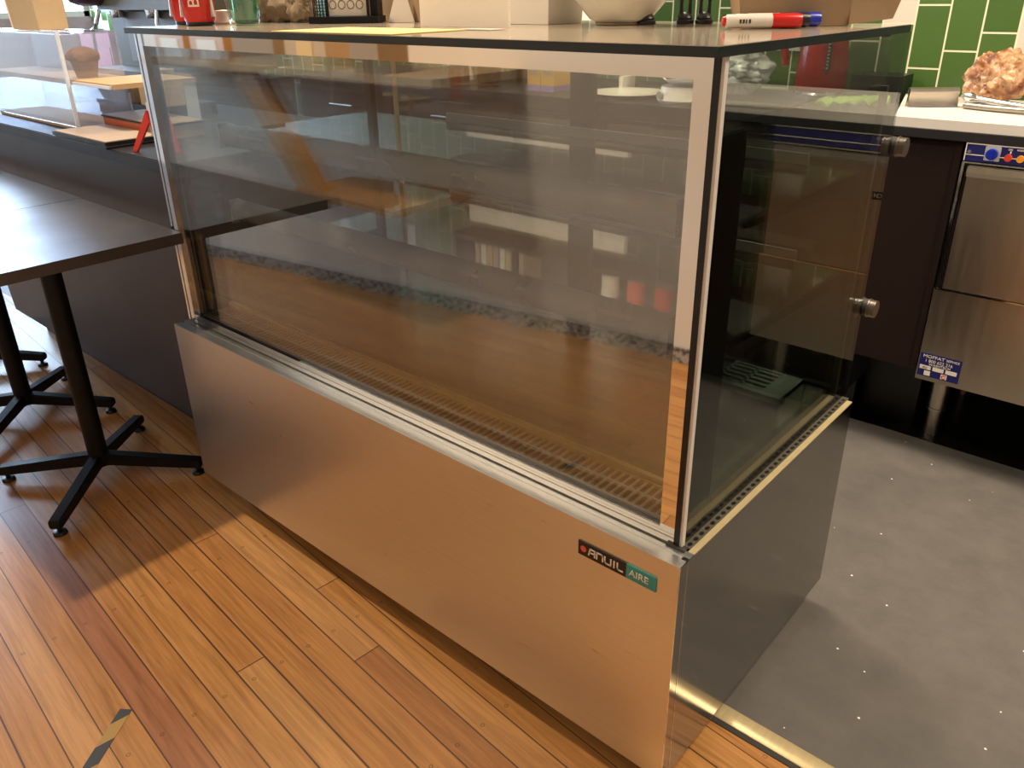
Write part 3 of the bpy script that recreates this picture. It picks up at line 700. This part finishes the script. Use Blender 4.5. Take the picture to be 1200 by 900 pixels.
for x in (-.262, .26):
    for y in (.18, .54):
        lg = lathe('leg', [(.026, .055), (.026, .2145)], M['steel_dw'], dw, 28, x, y)
        lathe('adjuster', [(.022, FZ+.0032), (.022, .046), (.028, .047), (.028, .0545)], M['steel_dw'], lg, 28, x, y)

# things on the bench
bm = bmesh.new()
prof = [(-.012, .0006), (-.0045, .030), (-.0085, .040), (-.006, .049), (.001, .0525), (.008, .049), (.0105, .040), (.0065, .030), (.015, .0006)]
outer = [Vector((0, y, z)) for y, z in prof]
rows = []
for x in (-.062, .072):
    a = []
    for k, p in enumerate(outer):
        t = (outer[min(k+1, len(outer)-1)] - outer[max(k-1, 0)]).normalized(); n = Vector((0, -t.z, t.y))*.0008
        a.append((bm.verts.new((x, p.y+n.y, p.z+n.z)), bm.verts.new((x, p.y-n.y, p.z-n.z))))
    rows.append(a)
A, B = rows
for k in range(len(outer)-1):
    bm.faces.new((A[k][0], A[k+1][0], B[k+1][0], B[k][0])); bm.faces.new((A[k][1], B[k][1], B[k+1][1], A[k+1][1]))
    bm.faces.new((A[k][0], A[k][1], A[k+1][1], A[k+1][0])); bm.faces.new((B[k][0], B[k+1][0], B[k+1][1], B[k][1]))
bm.faces.new((A[0][0], B[0][0], B[0][1], A[0][1])); bm.faces.new((A[-1][0], A[-1][1], B[-1][1], B[-1][0]))
clip = bobj('bag_clip', bm, M['steel_dw'], None, True)
clip.location = (-.232, 1.70, ZB+.0255); clip.rotation_euler = (0, 0, R(36))
tagit(clip, 'bent steel bracket standing on the left end of the white cutting board', 'steel bracket'); clip.name = 'steel_bracket'
bag = bpy.data.objects
bm = bmesh.new(); bmesh.ops.create_icosphere(bm, subdivisions=5, radius=1)
from mathutils import noise
for v in bm.verts:
    n = noise.fractal(v.co*2.2+Vector((3, 1, 0)), .7, 2.1, 6); k = 1+.20*n + .10*max(0, v.co.x)*max(0, v.co.z)
    v.co = Vector((v.co.x*.080*k, v.co.y*.07*k, max(v.co.z*.075*k, -.08)))
    v.co = RO(R(-22), 3, 'Y') @ v.co; v.co.z = max(v.co.z, -.062)
bread = bobj('bread_bag', bm, M['tan_paper'], None, True); bread.location = (-.115, 1.885, ZB+.092); bread.rotation_euler = (0, 0, R(20))
bread.location.z = ZB + .0255 + .066
tagit(bread, 'crumpled see-through bag of browned bread on the white cutting board', 'bread bag')
t = thing('kitchen_tongs', 'steel kitchen tongs lying on the white board before the bread bag', 'tongs', (-.085, 1.71, ZB+.0262), R(-16))
tube('arm', [(-.06, .01, .028), (0, .012, .022), (.12, .012, .014), (.20, .01, .012)], .008, M['chrome'], t, 10); tube('arm', [(-.06, -.012, .008), (0, -.016, .008), (.12, -.012, .010), (.20, -.004, .012)], .009, M['grey_card'], t, 10)
tube('arm_scoop', [(-.085, .008, .030), (-.06, .01, .028), (-.04, .01, .026)], .012, M['chrome'], t, 10, [.006, .015, .009])
t = thing('kettle', 'dark red electric kettle with chrome base behind the glass case', 'kettle', (-.645, 1.93, ZB))
lathe('base_ring', [(.078, .0005), (.088, .004), (.088, .018), (.080, .026)], M['chrome'], t, 40)
lathe('body', [(.080, .027), (.083, .034), (.081, .10), (.072, .19), (.060, .235), (.050, .242), (.0, .245)], M['dark_red'], t, 40)
tube('handle', [(-.066, -.01, .215), (-.115, -.02, .205), (-.128, -.02, .15), (-.118, -.02, .10)], .013, M['dark_red'], t, 12)
bx = box('gauge', .028, .040, -.0835, -.066, .09, .20, M['black_plastic'], t, .002, RO(R(8), 4, 'Z'))
bm = bmesh.new()
for k in range(9): abox(bm, .031, .037, -.0845, -.083, .10+k*.0105, .104+k*.0105, RO(R(8), 4, 'Z'))
bobj('gauge_mark', bm, M['grey_plastic'], bx)
lathe('lid_knob', [(.012, .244), (.018, .258), (.0, .262)], M['black_plastic'], t, 20)
tx = box('toaster', -.545, -.395, 1.93, 2.07, ZB, ZB+.080, M['black_plastic'], None, .006); tagit(tx, 'low black box beside the red kettle against the green tiles', 'box'); tx.name = 'black_box'
# lime cloth hanging over the bench edge near the board
bm = bmesh.new(); nx, ny = 30, 14
g = [[bm.verts.new((-.10+.20*i/nx, -.06+.12*j/ny, .004+.024*abs(math.sin(i*.55+j*.7))*(.4+.6*i/nx)+.012*noise.noise(Vector((i*.3, j*.3, 0))))) for j in range(ny+1)] for i in range(nx+1)]
for i in range(nx):
    for j in range(ny): bm.faces.new((g[i][j], g[i+1][j], g[i+1][j+1], g[i][j+1]))
cl = bobj('lime_cloth', bm, M['lime'], None, True); cl.location = (-.455, 1.72, ZB+.008); cl.rotation_euler = (0, 0, R(15))
md = cl.modifiers.new('thick', 'SOLIDIFY'); md.thickness = .004
tagit(cl, 'crumpled lime green cleaning cloth on the bench left of the white board', 'cloth'); cl.name = 'cleaning_cloth'
# cloudy plastic bag
bm = bmesh.new(); bmesh.ops.create_icosphere(bm, subdivisions=5, radius=1)
for v in bm.verts:
    n = noise.fractal(v.co*2.1, .9, 2.2, 5); k = 1+.25*n
    v.co = Vector((v.co.x*.135*k, v.co.y*.10*k, max(v.co.z*.085*k, -.07)))
pb = bobj('plastic_bag', bm, M['plastic_film'], None, True); pb.location = (-.955, 1.90, ZB+.0715); tagit(pb, 'crumpled cloudy plastic bag left of the red kettle on the black bench', 'plastic bag')
t = thing('power_outlet', 'white double power outlet on the green tiles above the kettle', 'power outlet', (-.855, 2.0995, 1.075))
box('plate', -.055, .055, -.010, -.0005, -.035, .035, M['white_plastic'], t, .002)
for x in (-.03, .02): box('switch', x, x+.012, -.014, -.0095, .005, .025, M['white_plastic'], t, .001)
t = thing('steel_tray', 'thin dark oven tray lying on the bench before the plastic bag', 'tray', (-.72, 1.59, ZB), R(0))
box('tray_body', -.13, .13, -.08, .08, .0005, .006, M['grey_card'], t, .002); box('tray_rim', -.135, .135, -.085, -.080, .0005, .014, M['chrome'], t, .001)
# jars, cartons, plates along the bench seen through the glass
def jar(x, y, lab, r=.045, h=.13):
    t = thing('glass_jar', lab, 'jar', (x, y, ZB), 0, 'glass jars on the kitchen bench')
    lathe('jar_body', [(r*.9, .001), (r, .008), (r, h*.8), (r*.8, h*.9), (r*.8, h), (r*.75, h), (r*.75, h*.9), (r*.94, h*.78), (r*.94, .012), (0, .008)], M['clear'], t, 28, cap=False)
    lathe('lid', [(r*.86, h), (r*.86, h+.018), (0, h+.02)], M['chrome'], t, 28)
    tube('handle', [(-r*.97, 0, h*.72), (-r*1.7, 0, h*.62), (-r*1.7, 0, h*.32), (-r*.97, 0, h*.22)], .004, M['clear'], t, 8)
jar(-1.98, 1.56, 'glass jug with a handle, leftmost on the bench seen through the case'); jar(-1.85, 1.60, 'clear lidded glass jar beside the yellow cartons, seen through the case', .05, .15)
jar(-1.72, 1.66, 'slim glass jar just left of the yellow cartons, seen through the case', .032, .14)
for i, x in enumerate((-1.585, -1.52)):
    t = thing('tea_carton', ('left', 'right')[i]+' yellow carton with lilac base, of the pair on the bench behind the case', 'carton', (x, 1.60, ZB), 0, 'yellow cartons on the bench')
    box('carton_body', -.031, .031, -.04, .06, .022, .135, M['tea'], t, .001); box('carton_base', -.0312, .0312, -.0402, .0602, .0005, .0215, M['lilac'], t)
    box('print_block', -.020, .020, -.0412, -.0402, .06, .10, M['sealant'], t)
t = thing('serving_plate', 'wide white plate lying on the bench seen through the case at right', 'plate', (-1.20, 1.62, ZB))
lathe('plate_body', [(.07, .0005), (.125, .012), (.135, .016), (.124, .017), (.07, .008), (0, .008)], M['ceramic'], t, 48)
t = thing('kitchen_scale', 'white kitchen scale with steel bowl beside the white plate', 'scale', (-.955, 1.60, ZB))
lathe('scale_body', [(.095, .0005), (.10, .01), (.085, .05), (.0, .052)], M['white_plastic'], t, 40)
lathe('scale_bowl', [(.05, .0525), (.085, .075), (.092, .085), (.086, .084), (.05, .058), (0, .056)], M['chrome'], t, 40)
bm = bmesh.new(); cyl(bm, (-.05, -.096, .026), .012, 'y', .012); bobj('dial', bm, M['grey_plastic'], t, True)
t = thing('bench_rack', 'long white rack board on slim legs behind the yellow cartons on the bench', 'rack', (-1.5, 1.745, ZB))
box('rack_board', -.62, .235, -.012, .012, .055, .305, M['white_paper'], t, .002)
for x in (-.60, -.20, .20): box('leg', x, x+.018, -.04, .04, .0003, .054, M['white_plastic'], t)
# overhead open shelf above the bench
sh = thing('overhead_shelf', 'black open wall shelf above the bench, seen mirrored in the case shelves', 'shelf')
box('shelf_board', -2.45, -.72, 1.94, 2.095, 1.37, 1.395, M['black_lam'], sh); box('shelf_board', -2.45, -.72, 1.94, 2.095, 1.78, 1.80, M['black_lam'], sh)
for x in (-2.45, -1.60, -.74): box('upright', x, x+.02, 1.94, 2.095, 1.396, 1.779, M['black_lam'], sh)
box('back_board', -2.45, -.72, 2.085, 2.098, 1.396, 1.779, M['black_lam'], sh)
bkc = ('booktan', 'white_paper', 'lightwood', 'booktan', 'white_paper', 'kraft_lt', 'badge_black', 'booktan')
for i in range(8):
    h_ = .20+.03*((i*37) % 5)/5; x = -2.30+i*.042
    lab = ('tan recipe book, leftmost of the row', 'white recipe book, second from the left of the row', 'timber coloured recipe book, third from the left of the row', 'tan recipe book beside the timber coloured one', 'white recipe book in the middle of the row', 'pale kraft coloured recipe book in the row', 'black recipe book, second from the right of the row', 'tan recipe book, rightmost of the row')[i]
    t = thing('recipe_book', lab+' on the overhead shelf', 'book', (x, 2.015, 1.3955), 0, 'books on the overhead shelf')
    box('cover', 0, .030, -.070, .066, 0, h_, M[bkc[i]], t, .001); box('page_block', .003, .027, -.068, .0665, .003, h_+.0006, M['white_paper'], t)
for i, (x, mm, lab) in enumerate(((-1.50, 'white_paper', 'white patterned can'), (-1.36, 'badge_red', 'red and dark can'), (-1.22, 'red', 'bright red can'), (-1.75, 'badge_black', 'black can'))):
    t = thing('tin_can', lab+' on the overhead shelf, seen mirrored in the case', 'can', (x, 1.995, 1.3955), 0, 'cans on the overhead shelf')
    lathe('can_body', [(.040, 0), (.043, .003), (.043, .006), (.042, .008), (.042, .118), (.043, .12), (.043, .124), (0, .122)], M['chrome'], t, 32)
    lathe('can_label', [(.0426, .012), (.0426, .114)], M[mm], t, 32, cap=False)

# ------------------------------------------------------------------ things on the glass top
ZT = 1.1856
def tumbler(x, y, lab, rz):
    t = thing('red_tumbler', lab, 'tumbler', (x, y, ZT), rz, 'red tumblers on the glass top')
    lathe('tumbler_body', [(.030, .008), (.033, .014), (.041, .14), (.042, .15), (.040, .15), (.039, .14), (.031, .016), (0, .014)], M['red'], t, 40)
    lathe('tumbler_base', [(.027, .0002), (.030, .002), (.030, .008), (0, .0078)], M['black_plastic'], t, 40)
    for s in (-1, 1): 
        m_ = RO(R(68*s), 4, 'Z'); box('seam', -.003, .003, -.0435, -.036, .016, .146, M['white_plastic'], t, 0, m_ @ RO(R(-3.6), 4, 'X') @ TR((0, .0032, 0)))
    return t
t1 = tumbler(-1.362, .135, 'red tumbler with a white B, front one of the two at the left', R(46))
b_ = text('lettering', 'B', .034, TR((.002, -.0345, .047)) @ RO(R(90), 4, 'X') @ RO(R(90), 4, 'Z'), M['white_ink'], t1, .0012, 'CENTER', 1.15)
text('lettering', 'BREW', .008, TR((-.016, -.0315, .060)) @ RO(R(90), 4, 'X') @ RO(R(90), 4, 'Z'), M['tea'], t1, .0006, 'CENTER')
bpy.data.objects.remove([o for o in t1.children if o.name.startswith('lettering') and o is not b_][0])
tumbler(-1.448, .155, 'red tumbler at the left, behind the one with a white B', R(46))
t = thing('upturned_cup', 'small white upturned paper cup at the left end of the glass top', 'cup', (-1.444, .245, ZT))
lathe('cup_body', [(.028, 0), (.029, .003), (.024, .012), (.022, .028), (0, .03)], M['white_paper'], t, 28)
t = thing('water_glass', 'faceted drinking glass with green tinted water on the glass top', 'glass', (-1.275, .195, ZT))
lathe('glass_wall', [(.026, .0005), (.032, .004), (.038, .05), (.039, .13), (.0365, .13), (.0355, .05), (.029, .010), (0, .008)], M['clear'], t, 12, cap=False)
lathe('water', [(.0, .0085), (.0285, .0105), (.035, .048), (.0352, .055), (0, .055)], M['green_glass'], t, 12, cap=False)
t = thing('green_bottle', 'dark green glass bottle behind the water glass', 'bottle', (-1.36, .250, ZT))
lathe('bottle_body', [(.024, 0), (.027, .003), (.027, .10), (.012, .14), (.012, .17), (0, .171)], M['dark_green'], t, 24)
def rock(x, y, s, lab, seed):
    bm = bmesh.new(); bmesh.ops.create_icosphere(bm, subdivisions=5, radius=1)
    for v in bm.verts:
        n = noise.fractal(v.co*1.7+Vector((seed, 0, 0)), .8, 2.1, 6); k = 1+.28*n
        v.co = Vector((v.co.x*s[0]*k, v.co.y*s[1]*k, max(v.co.z*s[2]*k, -s[2]*.75)))
    o = bobj('rough_crystal', bm, M['stone'], None, True); o.location = (x, y, ZT+s[2]*.75); tagit(o, lab, 'stone', 'rough stones on the glass top')
rock(-1.40, .36, (.065, .05, .06), 'larger rough tan stone beside the green water glass', 1); rock(-1.285, .355, (.036, .032, .042), 'smaller rough tan stone beside the black mesh holder', 5)
t = thing('mesh_card_holder', 'black wire mesh desk holder with a white card of rings', 'holder', (-1.145, .375, ZT), R(40))
box('tray', -.075, .080, -.050, .050, .0003, .014, M['black_metal'], t, .002)
bm = bmesh.new()
for k in range(13):
    a = R(90+180*k/12); abox(bm, -.046+.028*math.cos(a)-.0007, -.046+.028*math.cos(a)+.0007, .028*math.sin(a)-.0007, .028*math.sin(a)+.0007, .014, .10)
for k in range(13):
    z = .018+k*.0066
    pts = [(-.046+.028*math.cos(R(90+180*i/10)), .028*math.sin(R(90+180*i/10)), z) for i in range(11)]; atube(bm, pts, .0008, 5)
bobj('mesh_cup', bm, M['black_metal'], t)
for x in (-.040, .052): box('post', x, x+.006, -.030, -.024, .014, .11, M['black_metal'], t, .001)
cd = box('ring_card', -.036, .050, -.024, -.022, .016, .10, M['white_paper'], t)
bm = bmesh.new()
for r_ in range(3):
    for c_ in range(4):
        cx, cz = -.024+c_*.020, .038+r_*.019; pts = [(cx+.0075*math.cos(2*math.pi*i/20), -.0248, cz+.0085*math.sin(2*math.pi*i/20)) for i in range(21)]; atube(bm, pts, .0007, 5)
bobj('ring_print', bm, M['badge_black'], cd)
box('back_plate', .058, .075, -.02, .045, .0145, .055, M['black_metal'], t, .002)
fl = prism('folded_flyer', [(-.03, 0), (.03, 0), (.012, .06), (-.012, .06)], 'y', 0, .003, M['white_paper']); fl.location = (-1.04, .445, ZT); fl.rotation_euler = (R(-12), 0, R(40)); tagit(fl, 'small pale folded flyer leaning beside the black mesh holder', 'flyer')
obox('cardboard_box', 'brown cardboard box behind the mesh holder on the glass top', 'cardboard box', (-1.10, .56, ZT), R(0), .33, .17, .17, M['kraft'])
obox('white_carton', 'small white carton between the brown box and the standing white card', 'carton', (-.905, .46, ZT), 0, .05, .07, .10, M['white_paper'])
wc = box('standing_card', -.1155, .1155, -.003, .003, 0, .16, M['white_paper'], None, .0005); wc.location = (-.700, .300, ZT); wc.rotation_euler = (0, 0, R(0)); tagit(wc, 'tall blank white card standing on the glass top', 'card'); 
yp = box('paper_sheet', -.155, .155, -.088, .088, .0, .0012, M['yellow_paper']); yp.location = (-.745, .105, ZT); yp.rotation_euler = (0, 0, R(2)); tagit(yp, 'flat yellow paper sheet lying at the front of the glass top', 'paper')
ps = box('paper_slip', -.04, .04, -.02, .02, .0, .0012, M['white_paper']); ps.location = (-.585, .225, ZT); tagit(ps, 'small white paper slip lying right of the standing white card', 'paper')
t = thing('food_tub', 'translucent white plastic tub left of the white bowl', 'tub', (-.712, .50, ZT))
bm = bmesh.new(); vs = abox(bm, -.105, .105, -.06, .06, 0, .13)
for v in vs[:4]: v.co.x *= .93; v.co.y *= .9
bobj('tub_body', bm, M['white_plastic'], t, True, .008); box('tub_rim', -.109, .109, -.064, .064, .131, .140, M['white_plastic'], t, .002)
t = thing('mixing_bowl', 'large white ceramic bowl with dark foot line on the glass top', 'bowl', (-.483, .500, ZT))
lathe('bowl_body', [(.045, .004), (.058, .010), (.088, .045), (.108, .10), (.112, .125), (.108, .126), (.102, .10), (.082, .05), (.05, .016), (0, .013)], M['ceramic'], t, 56)
lathe('foot_ring', [(.044, .0002), (.047, .0005), (.046, .004), (.0, .0042)], M['sealant'], t, 48)
def figure(x, y, lab, stems, s=1.0):
    t = thing('black_stand', lab, 'stand', (x, y, ZT), 0, 'small black glossy stands')
    lathe('foot', [(.019*s, 0), (.020*s, .002), (.020*s, .006), (.017*s, .008), (.018*s, .011), (.013*s, .017), (.005*s, .021), (0, .021)], M['black_plastic'], t, 28)
    if stems:
        for dx in (-.0065, .0065): lathe('stem', [(.004, .016), (.003, .038), (.0058, .048), (.0062, .058), (.0045, .066), (.0035, .11), (0, .112)], M['black_plastic'], t, 18, dx, .004*(1 if dx > 0 else -1))
    else: tube('hook', [(-.002, 0, .020), (.001, 0, .026), (.007, 0, .030)], .0025, M['black_plastic'], t, 8)
figure(-.428, .503, 'low black glossy stand tucked against the white bowl', False, .9)
figure(-.378, .556, 'tall black glossy stand with two stems, nearest the white bowl', True, .82)
figure(-.346, .570, 'tall black glossy stand with two stems, nearest the open cardboard box', True, .82)
# open cardboard box at the right
t = thing('cardboard_box', 'open brown cardboard box with slanting flap at the right of the glass top', 'cardboard box', (-.17, .56, ZT), R(40))
bm = bmesh.new()
lo = [(-.10, -.045), (.075, -.045), (.085, .06), (-.09, .06)]; A = [bm.verts.new((x, y, .0)) for x, y in lo]; B = [bm.verts.new((x*1.12-.012, y*1.25-.008, .13)) for x, y in lo]
bm.faces.new(list(reversed(A)))
for i in range(4): bm.faces.new((A[i], A[(i+1) % 4], B[(i+1) % 4], B[i]))
bx = bobj('box_body', bm, M['kraft'], t); md = bx.modifiers.new('thick', 'SOLIDIFY'); md.thickness = .004
fl = prism('flap', [(.075, .002), (.145, .010), (.185, .14), (.072, .14)], 'y', -.049, -.045, M['kraft'], t)
def marker(x, y, z, rz, col, lab):
    t = thing('marker_pen', lab, 'marker pen', (x, y, z), rz, 'marker pens')
    m_ = Matrix.Scale(1.2, 4) @ RO(R(90), 4, 'Y')
    lathe('barrel', [(.0068, 0), (.0085, .002), (.0085, .060)], M['white_plastic'], t, 24, mtx=m_)
    lathe('cap', [(.0090, .0602), (.0092, .062), (.0092, .092), (.0082, .098), (.0070, .0985), (.0055, .094), (0, .094)], M[col], t, 24, mtx=m_)
    lathe('end_plug', [(0, -.004), (.0055, -.004), (.0066, -.0002)], M[col], t, 24, mtx=m_)
    bm = bmesh.new()
    for k, w_ in enumerate((.003, .003, .002, .003)): abox(bm, .020+k*.0048, .020+k*.0048+w_, -.0107, -.0101, -.003, .003)
    bobj('barrel_print', bm, M['rubber'], t)
MX, MY = -.2055, .383
marker(MX, MY, ZT+.0114, R(40), 'red', 'white marker pen with red cap lying at the front of the three')
marker(MX+.000, MY+.030, ZT+.0114, R(40), 'black_plastic', 'white marker pen with black cap, middle one of the three')
marker(MX+.004, MY+.0635, ZT+.0114, R(40), 'blue', 'white marker pen with blue cap, rear one of the three')

# ------------------------------------------------------------------ floor tape
tp = box('floor_tape', -.115, .115, -.0125, .0125, 0.0002, .0008, M['tape']); tp.location = (-.840, -.602, FZ); tp.rotation_euler = (0, 0, R(-53)); tagit(tp, 'short strip of black and yellow hazard tape on the timber floor', 'tape')

# ------------------------------------------------------------------ the front of the room, seen in the mirror frame and the glass
t = thing('timber_ledge', 'long light timber ledge with raking prop on the wall facing the case', 'ledge', (-2.6, -1.02, FZ))
wl = lambda x: fw(x-2.6) + 1.02 + .002
prism('ledge_top', [(-1.0, wl(-1.0)), (1.0, wl(1.0)), (1.0, .06), (-1.0, .06)], 'z', .995, 1.025, M['lightwood'], t)
prism('prop', [(-.30, .994), (-.13, .994), (.25, .54), (.10, .54)], 'y', -.03, .03, M['midwood'], t)
prism('lower_shelf', [(.10, wl(.10)), (.74, wl(.74)), (.74, .04), (.10, .04)], 'z', .51, .539, M['midwood'], t)
for i, (x, w_, h_, lab) in enumerate(((-3.35, .26, .2, 'tall brown carton with a white label, leftmost on the timber ledge'), (-3.02, .28, .18, 'brown carton with a white label, second on the timber ledge'), (-2.66, .30, .22, 'wide plain brown carton in the middle of the timber ledge'), (-2.30, .26, .16, 'pale carton with an orange block on the timber ledge'), (-1.95, .16, .14, 'small dark brown carton at the end of the timber ledge'))):
    t = thing('product_carton', lab, 'carton', (x, -1.05, .9855+.0005), 0, 'cartons on the timber ledge')
    box('carton_body', -w_/2, w_/2, -.07, .07, 0, h_, M[('midwood', 'midwood', 'kraft', 'lightwood', 'kraft')[i]], t, .002)
    if i < 2: box('carton_label', -.08, .08, .0702, .072, .01, .09, M['white_paper'], t)
    if i == 3: box('print_block', -.05, .05, .0702, .072, .01, .10, M['tea'], t)
